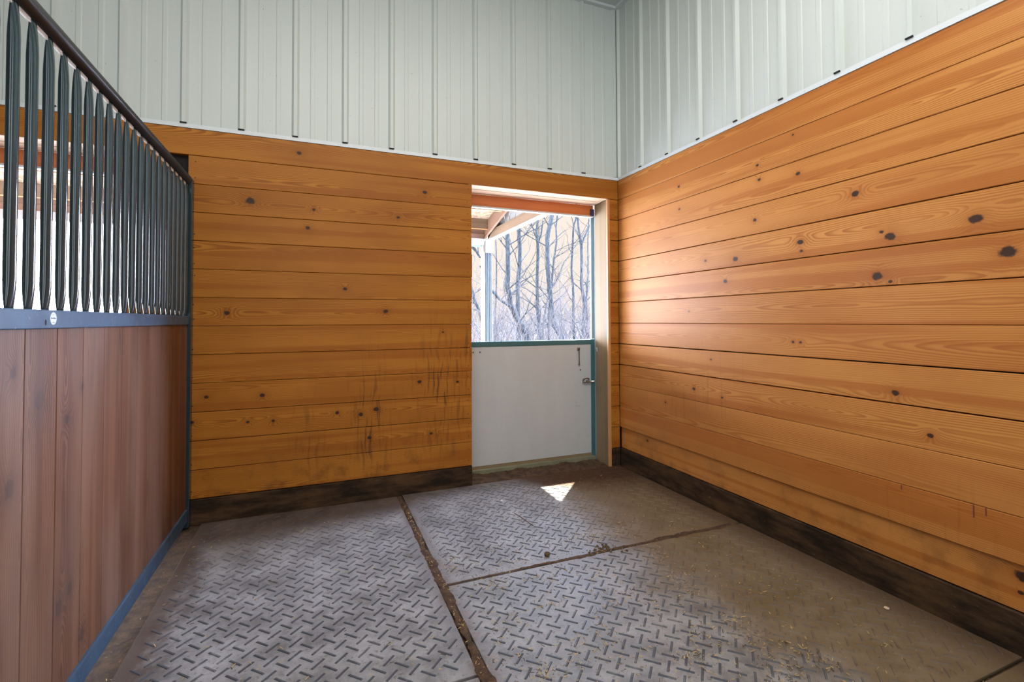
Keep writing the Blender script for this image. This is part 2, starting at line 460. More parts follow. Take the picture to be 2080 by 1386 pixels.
# ---- back wall
wb = tag(empty('wall_back'), 'plank lined back wall with white ribbed metal above, around the half door', 'wall', 'structure')
g = MB()
def run(x0, x1, z0=KZ, n=12, lastgap=.004):
    for i in range(n):
        gap = random.choice((.0022, .003, .0042))
        e = random.uniform(-.003, .003)
        g.board((x0 + random.uniform(0, .003), 0, z0 + i * PB + gap / 2), (1, 0, 0), (0, 0, 1), (0, -1, 0), x1 - x0 + e - .003, PB - gap, .034, .0022, u0=random.uniform(0, 9))
        for zz in (.04, .135):
            for xx in (x0 + .035, x1 - .03):
                z_ = z0 + i * PB + zz + random.uniform(-.008, .008); x_ = xx + random.uniform(-.006, .006)
                q = [(x_ + .0035 * math.cos(a * math.pi / 3), -.0006, z_ + .0035 * math.sin(a * math.pi / 3)) for a in range(6)]
                g.face(q, mi=1)
random.seed(12)
run(-3.1663, DX0)
run(NX1, -3.30)
run(-9, NX0)
g.board((-9, 0, L0 + .002), (1, 0, 0), (0, 0, 1), (0, -1, 0), 9 - .003, LT - L0 - .003, .034, .002, seed=.13)
g.build('planking', [W_BACK, DARK], wb)
g = MB()
for i in range(12):
    gap = .004
    g.board((-.088, 0, KZ + i * PB + gap / 2), (1, 0, 0), (0, 0, 1), (0, -1, 0), .084, PB - gap, .034, .0022, u0=random.uniform(0, 9))
    for zz in (.045, .13):
        q = [(-.05 + .0035 * math.cos(a * math.pi / 3), -.0006, KZ + i * PB + zz + .0035 * math.sin(a * math.pi / 3)) for a in range(6)]
        g.face(q, mi=1)
g.build('return_planking', [W_BACK, DARK], wb)
g = MB()
for a, b, z0, z1 in ((-9, NX0, -.2, 4.2), (NX1, DX0 - .004, -.2, 4.2), (DX1 + .02, .30, -.2, 4.2), (NX0, NX1, L0, 4.2), (DX0 - .004, DX1 + .02, L0, 4.2), (-9, .3, -.25, -.016)):
    g.box((a, .036, z0), (b, .24, z1))
g.box((-3.29, .034, 0), (-3.17, .05, L0))
g.build('framing', DARK, wb)

def ribbed(g, s0, s1, ribs, z0, z1, place):
    """ribbed steel liner: place(s, depth, z) -> xyz; ribs stand toward the room"""
    prof = []
    for c in sorted(ribs):
        prof += [(c - .024, 0), (c - .010, .020), (c + .010, .020), (c + .024, 0)]
        for k in (1, 2):
            q = c + k * .106
            prof += [(q - .016, 0), (q - .011, .0035), (q + .011, .0035), (q + .016, 0)]
    prof = [(s0, 0)] + [p for p in sorted(prof) if s0 < p[0] < s1] + [(s1, 0)]
    for (a, da), (b, db) in zip(prof, prof[1:]):
        g.face([place(a, da, z0), place(b, db, z0), place(b, db, z1), place(a, da, z1)])
MZ = LT + .027
g = MB()
ribbed(g, -9, .012, [-.343 - .3165 * k for k in range(-1, 28)], MZ, CEIL, lambda s, d, z: (s, .011 - d, z))
g.build('metal_panel', PANEL, wb)
g = MB()
g.box((-9, -.004, LT), (-.002, .03, LT + .003)); g.box((-9, -.0045, LT), (-.002, -.002, LT + .026))
g.build('edge_trim', TRIM, wb)
g = MB()
for k in range(-1, 28): g.box((-.343 - .3165 * k - .019, -.0115, MZ - .002), (-.343 - .3165 * k + .016, .005, MZ + .0055)) if -.343 - .3165 * k < -.1 else None
g.build('foam_closure', DARK, wb)

# ---- right wall
RW = -4.9
wr = tag(empty('wall_right'), 'pine plank right wall with white ribbed metal above', 'wall', 'structure')
g = MB()
random.seed(33)
gaps = {0: .012, 1: .0016, 2: .0018, 3: .0022, 4: .006, 5: .0062, 6: .002, 7: .004, 8: .0045, 9: .005, 10: .0045, 11: .004, 12: .0025}
for i in range(12):
    ga = gaps[i] if i else .002
    gb = gaps[i + 1]
    rec = .014 if i == 0 else 0.0
    top = gb / 2 if i else -.004
    g.board((rec, RW, KZ + i * PB + ga / 2), (0, 1, 0), (0, 0, 1), (-1, 0, 0), -RW - .002, PB - ga / 2 - top, .034, .0022, u0=random.uniform(0, 9))
g.board((0, RW, L0 + .0015), (0, 1, 0), (0, 0, 1), (-1, 0, 0), -RW - .002, LT - L0 - .002, .034, .002, seed=.41)
for y_, z_, h_ in ((-2.156, .482, .022), (-2.411, .454, .050), (-2.449, .474, .031)):
    g.face([(-.0004, y_ - .0022, z_), (-.0004, y_ + .0022, z_), (-.0004, y_ + .0022, z_ + h_), (-.0004, y_ - .0022, z_ + h_)], mi=1)
g.build('planking', [W_RIGHT, plain('red_pencil', (.16, .03, .02), .7)], wr)
g = MB(); g.box((.036, -8, -.3), (.24, .3, 4.2)); g.build('framing', DARK, wr)
g = MB()
ribbed(g, -7.0, .012, [-.325 - .318 * k for k in range(-1, 22)], MZ, CEIL, lambda s, d, z: (.011 - d, s, z))
g.build('metal_panel', PANEL, wr)
g = MB()
g.box((-.004, -7, LT), (.03, -.002, LT + .003)); g.box((-.0045, -7, LT), (-.002, -.002, LT + .026))
g.build('edge_trim', TRIM, wr)
g = MB()
for k in range(0, 20): g.box((-.0115, -.325 - .318 * k - .012, MZ - .002), (.005, -.325 - .318 * k + .018, MZ + .005))
g.build('foam_closure', DARK, wr)
# inside corner trim with the dark joint beside it
g = MB(); g.box((-.012, -.004, MZ - .02), (-.004, .012, CEIL), 1); g.box((-.004, -.012, MZ - .02), (.004, .012, CEIL)); g.box((.004, -.022, MZ - .02), (.012, -.012, CEIL), 2)
st('trim_1', g, [TRIM, DARK, TEAL], 'thin vertical metal corner trim where the two white walls meet', 'trim')
# unseen enclosure
g = MB(); g.box((-9, -8, CEIL), (.25, .25, CEIL + .2))
st('ceiling', g, PANEL, 'white metal ceiling of the barn', 'ceiling')
g = MB(); g.box((-9.2, -8, -.3), (-9, .3, 4.2)); st('wall_left', g, PANEL, 'far left end wall of the barn', 'wall')
g = MB(); g.box((-9, -8.2, -.3), (.25, -8, 4.2)); st('wall_front', g, PANEL, 'front wall of the barn aisle', 'wall')
# ceiling edge trim in the corner
g = MB(); g.box((-9, -.03, CEIL - .02), (0, .012, CEIL)); g.box((-.03, -7, CEIL - .02), (.012, -.03, CEIL))
st('trim_2', g, TRIM, 'pale trim along the ceiling edge at the top corner', 'trim')

# ---- kickboards
g = MB(); g.board((-3.16, .0, -.012), (1, 0, 0), (0, 0, 1), (0, -1, 0), DX0 + 3.16, KZ + .008, .034, .003)
st('baseboard_back', g, KICK, 'dark dirty kickboard along the foot of the back wall', 'kickboard')
g = MB(); g.board((-.089, 0, -.012), (1, 0, 0), (0, 0, 1), (0, -1, 0), .086, KZ + .008, .034, .003)
st('baseboard_corner', g, KICK, 'short dark kickboard between door jamb and corner', 'kickboard')
g = MB(); g.board((.004, RW, -.012), (0, 1, 0), (0, 0, 1), (-1, 0, 0), -RW - .003, KZ + .008, .034, .003)
st('baseboard_right', g, KICK, 'dark dirty kickboard along the foot of the right wall', 'kickboard')

# ---- door frame: jamb, edge strip, header
g = MB(); g.board((-.1, .222, -.012), (0, -1, 0), (0, 0, 1), (-1, 0, 0), .218, L0 + .01, .03, .001, seed=.3)
# grain must run up the jamb
gj = MB(); gj.board((-.1, .222, -.012), (0, 0, 1), (0, -1, 0), (-1, 0, 0), L0 + .010, .216, .03, .002, seed=.3)
st('trim_3', gj, W_JAMB, 'greenish treated wood jamb on the right of the half door', 'door jamb')
gj = MB(); gj.board((-.112, -.004, -.01), (0, 0, 1), (1, 0, 0), (0, -1, 0), L0 + .008, .024, .02, .002, seed=.6)
st('trim_4', gj, W_STRIP, 'narrow pine edge strip nailed to the door jamb', 'trim')
def header(x0, x1, name, label):
    h = tag(empty(name), label, 'door header', 'structure')
    m = MB(); m.board((x0, .002, L0 - .001), (1, 0, 0), (0, 1, 0), (0, 0, -1), x1 - x0, .110, .02, .002, seed=.2); m.board((x0, .113, L0 - .004), (1, 0, 0), (0, 1, 0), (0, 0, -1), x1 - x0, .125, .02, .002, seed=.7)
    m.build('soffit_board', W_SOFF, h)
    m = MB(); m.board((x0, .240, L0 - .098), (1, 0, 0), (0, 0, 1), (0, -1, 0), x1 - x0, .094, .03, .002, seed=.5)
    m.build('header_board', W_HEAD, h)
    m = MB(); m.box((x0, .232, L0 - .112), (x1, .275, L0 - .099)); m.build('weather_strip', TRIM, h)
header(DX0 - .02, DX1, 'trim_5', 'orange header with pale underside above the half door')
header(NX0 - .02, NX1, 'trim_6', 'orange header above the next stall opening, behind the grille bars')
gj = MB(); gj.board((NX1 - .01, .222, -.012), (0, 0, 1), (0, -1, 0), (-1, 0, 0), L0 + .01, .216, .03, .002, seed=.8)
st('trim_7', gj, W_JAMB, 'door jamb of the next stall opening, behind the grille bars', 'door jamb')
gj = MB(); gj.board((DX0 - .004, .222, -.012), (0, 0, 1), (0, -1, 0), (1, 0, 0), L0 + .01, .18, .03, .002, seed=.9)
st('trim_8', gj, W_JAMB, 'left wooden jamb hidden behind the plank ends', 'door jamb')

# ---- half door
dr = tag(empty('door_1', (-.7, .27, .04)), 'white lower half of a stall door with teal steel edges, closed', 'door', 'structure')
def dchild(mb, name, mats, parent=None, **k):
    o = mb.build(name, mats, parent or dr, **k)
    if parent is None: o.location = (.7, -.27, -.04)
    return o
g = MB(); g.box((DX0 + .0, .268, .052), (-.122, .305, 1.028)); dchild(g, 'panel', DOORW, bevel=.002)
g = MB(); g.box((DX0, .262, 1.026), (-.122, .312, 1.070)); dchild(g, 'top_rail', TEAL, bevel=.006)['label'] = 'teal steel top rail'
g = MB(); g.box((-.1225, .258, -.012), (-.060, .312, 1.072)); dchild(g, 'edge_channel', TEAL, bevel=.003)['label'] = 'teal steel side channel'
# hanging hook with its plate
g = MB(); g.box((-.268, .2625, .972), (-.236, .2685, 1.004)); hk = dchild(g, 'hook_plate', CHROME, bevel=.003)
g = MB()
g.tube([(-.252, .262, .988), (-.252, .250, .988)], [.008, .008], 10); g.tube([(-.252, .253, .992), (-.251, .253, .93), (-.2485, .255, .875), (-.247, .258, .852)], [.0045, .0042, .0042, .007], 8)
g.tube([(-.247, .258, .856), (-.247, .262, .846)], [.007, .009], 8)
dchild(g, 'hook_rod', RUST, hk)
# slide bolt
g = MB(); g.box((-.216, .262, .680), (-.150, .268, .706)); sb = dchild(g, 'bolt_plate', CHROME, bevel=.003)
g = MB(); g.tube([(-.214, .250, .694), (-.100, .250, .692)], [.0095, .0095], 12)
g.tube([(-.2, .25, .694), (-.205, .238, .70)], [.009, .010], 10)
dchild(g, 'bolt_rod', CHROME, sb)
g = MB(); g.tube(spline([(-.214, .255, .708), (-.195, .245, .722), (-.165, .245, .722), (-.150, .255, .712)], 4), [.006] * 13, 8); dchild(g, 'bolt_guard', RUST, sb)
for x_, z_ in ((-1.175, .984), (-1.234, .984), (-.232, .80)):
    g = MB(); g.tube([(x_, .269, z_), (x_, .264, z_)], [.007, .005], 10); dchild(g, 'screw', RUST)
# upper half of the teal frame (the top leaf stands open)
g = MB(); g.box((-.115, .262, 1.074), (-.060, .282, L0 - .10)); g.box((-.09, .236, -.01), (-.055, .256, L0 - .1)); st('trim_9', g, plain('pale_blue_frame', (.30, .42, .48), .35), 'pale blue steel door frame above the half door, beside the wood jamb', 'door frame')
g = MB(); g.box((-.135, .228, 2.185), (-.100, .262, 2.245)); tag(g.build('corner_bracket', plain('blue_bracket', (.05, .05, .16), .4)), 'small dark blue bracket in the top right corner of the doorway', 'bracket')
g = MB(); g.box((DX0, .225, -.014), (DX1 - .002, .32, .030)); g.box((DX0, .262, .030), (DX1 - .002, .32, .050), 1)
st('trim_10', g, [SILL, W_JAMB], 'mossy wooden sill under the half door', 'door sill')
# eye plate on the jamb
ep = tag(empty('eye_plate', (-.104, .19, .985)), 'small zinc eye plate screwed to the wood jamb beside the door hook', 'latch eye')
g = MB(); g.box((-.0035, -.014, -.02), (.004, .014, .02)); g.build('plate', CHROME, ep, bevel=.002)
g = MB(); g.tube([(-.010 - .006 * math.sin(a * math.pi / 6), .0, .009 * math.cos(a * math.pi / 6)) for a in range(-1, 8)], [.003] * 9, 6); g.build('eye', CHROME, ep)

random.seed(8)
# ================================================================== rubber mats
BAR_PITCH = .08
def rubber_mat(x0, y0, x1, y1, px, py, label, thick=.012):
    m = MB()
    e = .0015
    z = 0.0
    P = [(x0 + e, y0 + e, z), (x1 - e, y0 + e, z), (x1 - e, y1 - e, z), (x0 + e, y1 - e, z)]
    Q = [(x0, y0, z - e), (x1, y0, z - e), (x1, y1, z - e), (x0, y1, z - e)]
    R_ = [(a, b, -thick) for a, b, _ in Q]
    m.face(P); m.face(R_[::-1])
    for i in range(4):
        j = (i + 1) % 4
        m.face([Q[i], Q[j], P[j], P[i]]); m.face([R_[i], R_[j], Q[j], Q[i]])
    hl, hw, h = .031, .0045, .0030
    def bar(cx, cy, ang):
        c, s = math.cos(ang), math.sin(ang)
        f = lambda a, b, zz: (cx + a * c - b * s, cy + a * s + b * c, zz)
        lo = [f(*q, .0) for q in ((-hl, -hw), (hl, -hw), (hl, hw), (-hl, hw))]
        hi = [f(*q, h) for q in ((-hl + .004, -hw * .6), (hl - .004, -hw * .6), (hl - .004, hw * .6), (-hl + .004, hw * .6))]
        m.idx(lo + hi, [(4, 5, 6, 7), (0, 1, 5, 4), (1, 2, 6, 5), (2, 3, 7, 6), (3, 0, 4, 7)], 0, 1.0, False)
    nx, ny = int((x1 - x0) / BAR_PITCH) + 2, int((y1 - y0) / BAR_PITCH) + 2
    for i in range(nx):
        for j in range(ny):
            for o, an in ((0.0, -math.pi / 4), (.04, math.pi / 4)):
                cx = x0 + ((px - x0) % BAR_PITCH) + i * BAR_PITCH + o; cy = y0 + ((py - y0) % BAR_PITCH) + j * BAR_PITCH + o
                if x0 + .03 < cx < x1 - .03 and y0 + .03 < cy < y1 - .03: bar(cx, cy, an)
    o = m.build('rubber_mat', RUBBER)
    return tag(o, label, 'rubber mat', 'thing', 'rubber floor mats with raised tread')
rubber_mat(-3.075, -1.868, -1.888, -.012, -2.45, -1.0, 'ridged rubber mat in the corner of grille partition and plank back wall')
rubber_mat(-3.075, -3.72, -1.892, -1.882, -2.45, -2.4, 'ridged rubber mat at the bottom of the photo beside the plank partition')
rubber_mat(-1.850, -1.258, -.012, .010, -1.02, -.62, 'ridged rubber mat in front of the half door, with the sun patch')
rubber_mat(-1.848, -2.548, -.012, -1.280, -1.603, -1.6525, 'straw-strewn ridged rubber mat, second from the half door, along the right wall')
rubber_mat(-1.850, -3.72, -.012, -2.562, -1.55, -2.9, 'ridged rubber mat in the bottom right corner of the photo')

# ================================================================== stall partition
sp = tag(empty('stall_partition', (-3.155, -1.8, 0)), 'stall partition of reddish vertical planks with dark steel grille bars above', 'stall partition', 'thing')
def pch(mb, name, mats, parent=None, **k):
    o = mb.build(name, mats, parent or sp, **k)
    if parent is None: o.location = (3.155, 1.8, 0)
    return o
PY0, PY1 = -3.72, -.055
XC = -3.158
g = MB()
for k in range(22):
    y0 = -1.637 + .176 * (k - 12)
    y1 = min(y0 + .176, PY1)
    if y0 < PY0 or y0 >= PY1 - .01: continue
    ga = {11: .0016, 12: .0018, 13: .0012}.get(k, .0005); gb_ = {10: .0016, 11: .0018, 12: .0012}.get(k, .0005)
    g.board((-3.150, y0 + ga, .09), (0, 0, 1), (0, 1, 0), (1, 0, 0), 1.14, y1 - y0 - ga - gb_, .02, .0012, u0=random.uniform(0, 9))
pch(g, 'plank_panel', W_PART)
def bar_mesh():
    m = MB(); n = 18
    z0, z1, r = 1.279, 2.090, .0134
    lv = [(z0, .0070, .0160), (z0 + .010, .0078, .0160), (z0 + .028, .0103, .0155), (z0 + .048, .0122, .0144), (z0 + .075, r, r), (1.7, r, r), (z1 - .10, r, r), (z1 - .07, .0122, .0142), (z1 - .04, .0098, .0154), (z1 - .012, .0062, .0160), (z1, .0055, .0160)]
    vs = [(a * math.cos(2 * math.pi * k / n), b * math.sin(2 * math.pi * k / n), z) for z, a, b in lv for k in range(n)]
    fs = [(i * n + k, i * n + (k + 1) % n, (i + 1) * n + (k + 1) % n, (i + 1) * n + k) for i in range(len(lv) - 1) for k in range(n)]
    fs += [tuple(range(n))[::-1], tuple(range((len(lv) - 1) * n, len(lv) * n))]
    m.idx(vs, fs)
    return m
b0 = bar_mesh().build('grille_bar', STEEL, sp)
b0.location = (XC + 3.155, -.0823 + 1.8, 0)
for i in range(1, 40):
    y_ = -.0823 - .0895 * i
    if y_ < PY0 + .05: break
    c = b0.copy(); COL.objects.link(c); c.parent = sp; c.location = (XC + 3.155, y_ + 1.8, 0)
# top rail: inverted channel
g = MB()
zt, zb = 2.141, 2.087
g.tube([(XC, PY0, (zt + zb) / 2), (XC, PY1, (zt + zb) / 2)], [.027, .027], 24)
tr = pch(g, 'top_rail', STEEL_DK)
g = MB(); g.box((XC - .002, PY0, zb - .013), (XC + .002, PY1, zb + .03)); pch(g, 'rail_glint', LIP_GLINT)['label'] = 'white strip standing in for door light caught under the top rail'  # added strip, its white stands for a reflection on the rail's underside
# middle rail
g = MB(); g.box((-3.176, PY0, 1.2268), (-3.142, PY1, 1.2817)); mr = pch(g, 'middle_rail', STEEL_BLUE, bevel=.003)
g = MB()
n = 28
vs = [(-3.1416, -1.684 + .0185 * math.cos(2 * math.pi * k / n), 1.2565 + .0185 * math.sin(2 * math.pi * k / n)) for k in range(n)]
vb = [(-3.1425, y, z) for _, y, z in vs]
g.idx(vs + vb, [tuple(range(n))] + [(k, k + n, (k + 1) % n + n, (k + 1) % n) for k in range(n)], 0, 0, False)
stk = g.build('sticker', STICK, mr); stk['label'] = 'small round white maker sticker with a dark line of lettering'
g = MB()
x_ = -3.1413
for k, (w_, h_) in enumerate(((.003, .0042), (.0022, .003), (.0026, .003), (.0022, .0044), (.0024, .003), (.0028, .0046), (.0022, .003), (.0024, .003))):
    y_ = -1.698 + k * .0036
    g.box((x_ - .0002, y_, 1.2555), (x_, y_ + w_, 1.2555 + h_))
g.build('lettering', INK, stk)
g = MB(); g.box((x_ - .0002, -1.691, 1.2665), (x_, -1.679, 1.2685)); g.box((x_ - .0002, -1.690, 1.243), (x_, -1.677, 1.2465)); g.build('emblem', STICK2, stk)
g = MB(); g.tube([(-3.1418, -1.727, 1.252), (-3.1418, -1.727, 1.238)], [.0001, .0001], 4)
g = MB()
vs = [(-3.1415, -1.727 + .0042 * math.cos(2 * math.pi * k / 14), 1.245 + .0085 * math.sin(2 * math.pi * k / 14)) for k in range(14)]
g.idx(vs + [(-3.143, y, z) for _, y, z in vs], [tuple(range(14))] + [(k, k + 14, (k + 1) % 14 + 14, (k + 1) % 14) for k in range(14)], 0, 0, False)
g.build('slot', DARK, mr)
g = MB(); g.box((-3.178, PY0, .036), (-3.140, PY1, .112)); pch(g, 'bottom_channel', STEEL_BLUE, bevel=.003)
g = MB(); g.box((-3.182, PY1, 0), (-3.132, -.002, 2.125)); pch(g, 'end_post', STEEL, bevel=.003)

random.seed(9)
# ================================================================== litter on the floor
tw = MB(); tw.tube(spline([(-1.238, -.622, .006), (-1.228, -.70, .010), (-1.215, -.78, .007), (-1.204, -.836, .005)], 4), [.0028] * 13, 6)
tw.tube([(-1.225, -.72, .010), (-1.245, -.75, .012), (-1.25, -.775, .009)], [.0015] * 3, 5)
tag(tw.build('twig', plain('brown_twig', (.13, .085, .05), .9)), 'thin brown twig lying on the mat in front of the half door', 'twig')
def clump(name, c, r, mat, label, cat, squash=.6):
    m = MB(); n1, n2 = 10, 7
    vs = []
    for i in range(n2 + 1):
        ph = math.pi * i / n2
        for k in range(n1):
            th = 2 * math.pi * k / n1
            q = r * random.uniform(.8, 1.15)
            vs.append((c[0] + q * math.sin(ph) * math.cos(th), c[1] + q * math.sin(ph) * math.sin(th), max(.001, c[2] + q * squash * math.cos(ph))))
    m.idx(vs, [(i * n1 + k, i * n1 + (k + 1) % n1, (i + 1) * n1 + (k + 1) % n1, (i + 1) * n1 + k) for i in range(n2) for k in range(n1)])
    tag(m.build(name, mat), label, cat)
clump('dirt_clump', (-1.286, -1.197, .010), .018, MANURE, 'round brown clump on the mat just above the cross seam', 'dirt clump')
clump('wood_chip', (-.151, -2.173, .004), .011, CHIP, 'pale chip lying on the mat near the right wall', 'wood chip', .5)
m = MB()
for k in range(60):
    a = random.gauss(-.965, .045); b = random.gauss(-1.25, .022)
    s_ = random.uniform(.004, .012)
    t0 = random.uniform(0, 6.28)
    vs = [(a + s_ * math.cos(t0 + q * 2.1), b + s_ * math.sin(t0 + q * 2.1), .003) for q in range(3)] + [(a, b, .005 + s_ * .7)]
    m.idx(vs, [(0, 1, 3), (1, 2, 3), (2, 0, 3), (2, 1, 0)], 0, 0, False)
tag(m.build('manure_crumbs', MANURE), 'crumbled dark brown manure heap on the cross seam', 'manure', 'stuff')
m = MB()
def flake(a, b, s_, mi=None):
    t0 = random.uniform(0, math.pi * 2); L = s_ * random.uniform(.6, 1.8); w_ = s_ * random.uniform(.10, .3)
    c, s2 = math.cos(t0), math.sin(t0); z0 = .0032 + random.uniform(0, .004); z1 = z0 + random.uniform(0, .006)
    vs = [(a - c * L - s2 * w_, b - s2 * L + c * w_, z0), (a - c * L + s2 * w_, b - s2 * L - c * w_, z0), (a + c * L + s2 * w_, b + s2 * L - c * w_, z1), (a + c * L - s2 * w_, b + s2 * L + c * w_, z1)]
    vs += [(x, y, z + .0012) for x, y, z in vs]
    m.idx(vs, [(4, 5, 6, 7), (0, 1, 5, 4), (1, 2, 6, 5), (2, 3, 7, 6), (3, 0, 4, 7)], random.choice((0, 0, 0, 1, 1)) if mi is None else mi, 0, False)
for k in range(150):
    cx, cy = random.uniform(-1.8, -.7), random.uniform(-2.6, -1.0)
    for q in range(random.randint(3, 22)): flake(random.gauss(cx, .032), random.gauss(cy, .028), random.uniform(.002, .006))
for k in range(900): flake(random.uniform(-1.84, -.9), random.uniform(-1.25, -.3), random.uniform(.0015, .0035), 1)
for k in range(700): flake(random.uniform(-1.84, -.3), random.uniform(-2.6, -1.2), random.uniform(.0015, .0045))
for k in range(500): flake(random.uniform(-1.85, -.3), random.uniform(-2.7, -.2), random.uniform(.002, .005))
for k in range(350): flake(random.uniform(-3.1, -1.9), random.uniform(-2.6, -.3), random.uniform(.002, .006))
for k in range(120): flake(random.gauss(-2.05, .12), random.gauss(-2.15, .12), random.uniform(.003, .007))
for k in range(260): flake(random.gauss(-1.868, .01), random.uniform(-2.6, -.1), random.uniform(.002, .005))
tag(m.build('straw_chaff', [STRAW, MANURE]), 'golden straw and chaff scattered over the rubber mats', 'straw', 'stuff')
# dirt packed in the seams between the mats
m = MB()
def ribbon(p, q, w_, h):
    n = int(math.hypot(q[0] - p[0], q[1] - p[1]) / .012)
    dx, dy = q[0] - p[0], q[1] - p[1]; L = math.hypot(dx, dy); nx_, ny_ = -dy / L, dx / L
    wl = wr = w_; vs = []
    for i in range(n + 1):
        wl = max(.004, wl + random.gauss(0, .003) + (w_ - wl) * .15); wr = max(.004, wr + random.gauss(0, .003) + (w_ - wr) * .15)
        x_, y_ = p[0] + dx * i / n, p[1] + dy * i / n
        for k, f in enumerate((-1, -.45, .1, .5, 1)):
            ww = wl if f < 0 else wr
            vs.append((x_ + nx_ * f * ww, y_ + ny_ * f * ww, (.0005 if k in (0, 4) else h + random.uniform(-.0012, .0012))))
    m.idx(vs, [(i * 5 + k, i * 5 + k + 1, (i + 1) * 5 + k + 1, (i + 1) * 5 + k) for i in range(n) for k in range(4)])
ribbon((-1.869, -.02), (-1.869, -2.7), .017, .002)
ribbon((-1.84, -1.269), (-1.05, -1.269), .010, .0025); ribbon((-1.05, -1.269), (-.03, -1.269), .014, .004)
tag(m.build('seam_dirt', DIRT), 'brown dirt packed into the seams between the rubber mats', 'dirt', 'stuff')
# dirt drifted against the sill
m = MB()
nx, ny = 90, 20
vs = []
for j in range(ny + 1):
    for i in range(nx + 1):
        x_ = DX0 + .004 + (DX1 - DX0 - .01) * i / nx; y_ = .012 + .212 * j / ny
        h = .010 * math.sin(i * .31) * math.sin(j * .7 + i * .1) + random.uniform(-.003, .004)
        vs.append((x_, y_, max(-.012, .004 + h * min(1, j / 4)) if j else -.008))
m.idx(vs, [(j * (nx + 1) + i, j * (nx + 1) + i + 1, (j + 1) * (nx + 1) + i + 1, (j + 1) * (nx + 1) + i) for j in range(ny) for i in range(nx)])
tag(m.build('threshold_dirt', DIRT), 'loose brown dirt in front of the door sill', 'dirt', 'stuff')

# ================================================================== outdoors
m = MB(); m.face([(-200, .32, -.06), (300, .32, -.06), (300, 420, -.06), (-200, 420, -.06)])
tag(m.build('ground', GROUND), 'sunlit pale leaf-strewn ground outside the door', 'ground', 'structure')
m = MB(); m.box((-8.5, .335, -.2), (.9, 4.3, -.02))
st('bounce_apron', m, plain('pale_apron_bounce', (.32, .30, .27), .8, 0, .08, 3), 'unseen pale apron outside the half door, added to bounce sunlight indoors', 'apron')  # out of view, added as a reflector for the soffit and porch underside
m = MB(); m.box((-60, 4.3, -.2), (1.3, 45, -.03))
st('yard', m, plain('pale_yard_bounce', (.38, .35, .31), .9, 0, .12, 2), 'unseen pale yard left of the trees, added to bounce sunlight indoors', 'yard')  # out of view, pale surface added to throw sunlight up through the doorway
po = tag(empty('porch', (.2, 4.1, -.06)), 'weathered timber porch roof with white trim and post seen through the doorway', 'porch', 'thing')
def och(mb, name, mats, **k):
    o = mb.build(name, mats, po, **k); o.location = (-.2, -4.1, .06); return o
m = MB(); m.box((.135, .33, 2.552), (.172, 3.83, 2.682), grain='y'); och(m, 'bottom_chord', W_GREY)
m = MB(); m.box((.130, .33, 2.5316), (.202, 3.88, 2.551)); och(m, 'eave_trim', PORCHW)
def slanted(mb, x0, x1, p, q, depth):
    (y0, z0), (y1, z1) = p, q
    sd_ = random.random()
    v_ = [(x, y, z + d) for x in (x0, x1) for (y, z) in ((y0, z0), (y1, z1)) for d in (0, depth)]
    L = math.hypot(y1 - y0, z1 - z0)
    for f in ((0, 1, 3, 2), (4, 6, 7, 5), (0, 2, 6, 4), (1, 5, 7, 3), (0, 4, 5, 1), (2, 3, 7, 6)):
        mb.face([v_[i] for i in f], [(0 if i in (0, 1, 4, 5) else L, (i % 2) * depth - depth / 2) for i in f], sd_)
m = MB(); slanted(m, .135, .170, (3.82, 2.545), (2.64, 3.255), .075); och(m, 'brace', W_GREY)
m = MB(); slanted(m, .060, .095, (3.80, 2.565), (.33, 3.42), .21); och(m, 'gable_rafter', W_RED)
RZ = lambda y: 2.834 + .23 * (3.63 - y)          # underside of the roof boards
for y_ in (.45, 1.08, 1.72, 2.35, 2.99, 3.63):
    zo = RZ(y_)
    m = MB(); m.box((-9, y_ - .019, zo - .152), (.062, y_ + .019, zo)); och(m, 'purlin', W_GREY)
    m = MB(); m.box((-9, y_ - .02, zo - .158), (.062, y_ + .02, zo - .1525)); och(m, 'purlin_lit_edge', W_STRIP)  # paler strip paints the lit underside of the purlin
m = MB()
A = [(-9, 3.98, RZ(3.98)), (.202, 3.98, RZ(3.98)), (.202, .26, RZ(.26)), (-9, .26, RZ(.26))]
B = [(x, y, z + .03) for x, y, z in A]
m.face(A[::-1]); m.face(B)
for i in range(4):
    j = (i + 1) % 4; m.face([A[i], A[j], B[j], B[i]])
och(m, 'roof_sheathing', OSB)
m = MB()
for k in range(16):
    y0 = .30 + k * .225
    m.box((.186, y0, 2.552), (.200, min(y0 + .215, 3.9), RZ(y0 + .22)))
m.box((.191, .3, 2.552), (.195, 3.9, 2.78), 1)
och(m, 'gable_cladding', [OFFW, DARK])
m = MB(); m.box((-9, 3.766, 2.550), (.060, 3.806, 2.630)); m.box((-9, 3.771, 2.635), (.060, 3.806, 2.712)); och(m, 'header_beam', W_RED)
m = MB(); m.box((-9, 3.75, 2.447), (.063, 3.83, 2.548)); och(m, 'fascia', PORCHW)
m = MB(); m.box((-3.4, 3.77, 2.423), (.015, 3.80, 2.440)); och(m, 'green_rail', GREEN)
for px_ in (.074, -3.6):
    m = MB()
    m.box((px_, 3.75, -.02), (px_ + .108, 3.86, 2.326))
    for k in range(4): m.box((px_ + .008 + k * .026, 3.74, 0), (px_ + .018 + k * .026, 3.752, 2.324))
    och(m, 'post', POSTC)
    m = MB(); m.box((px_ - .008, 3.73, 2.324), (px_ + .117, 3.87, 2.508)); och(m, 'post_cap', PORCHW)
    m = MB(); m.box((px_ - .059, 3.76, -.02), (px_ - .010, 3.83, 2.447)); och(m, 'white_jamb', PORCHW)

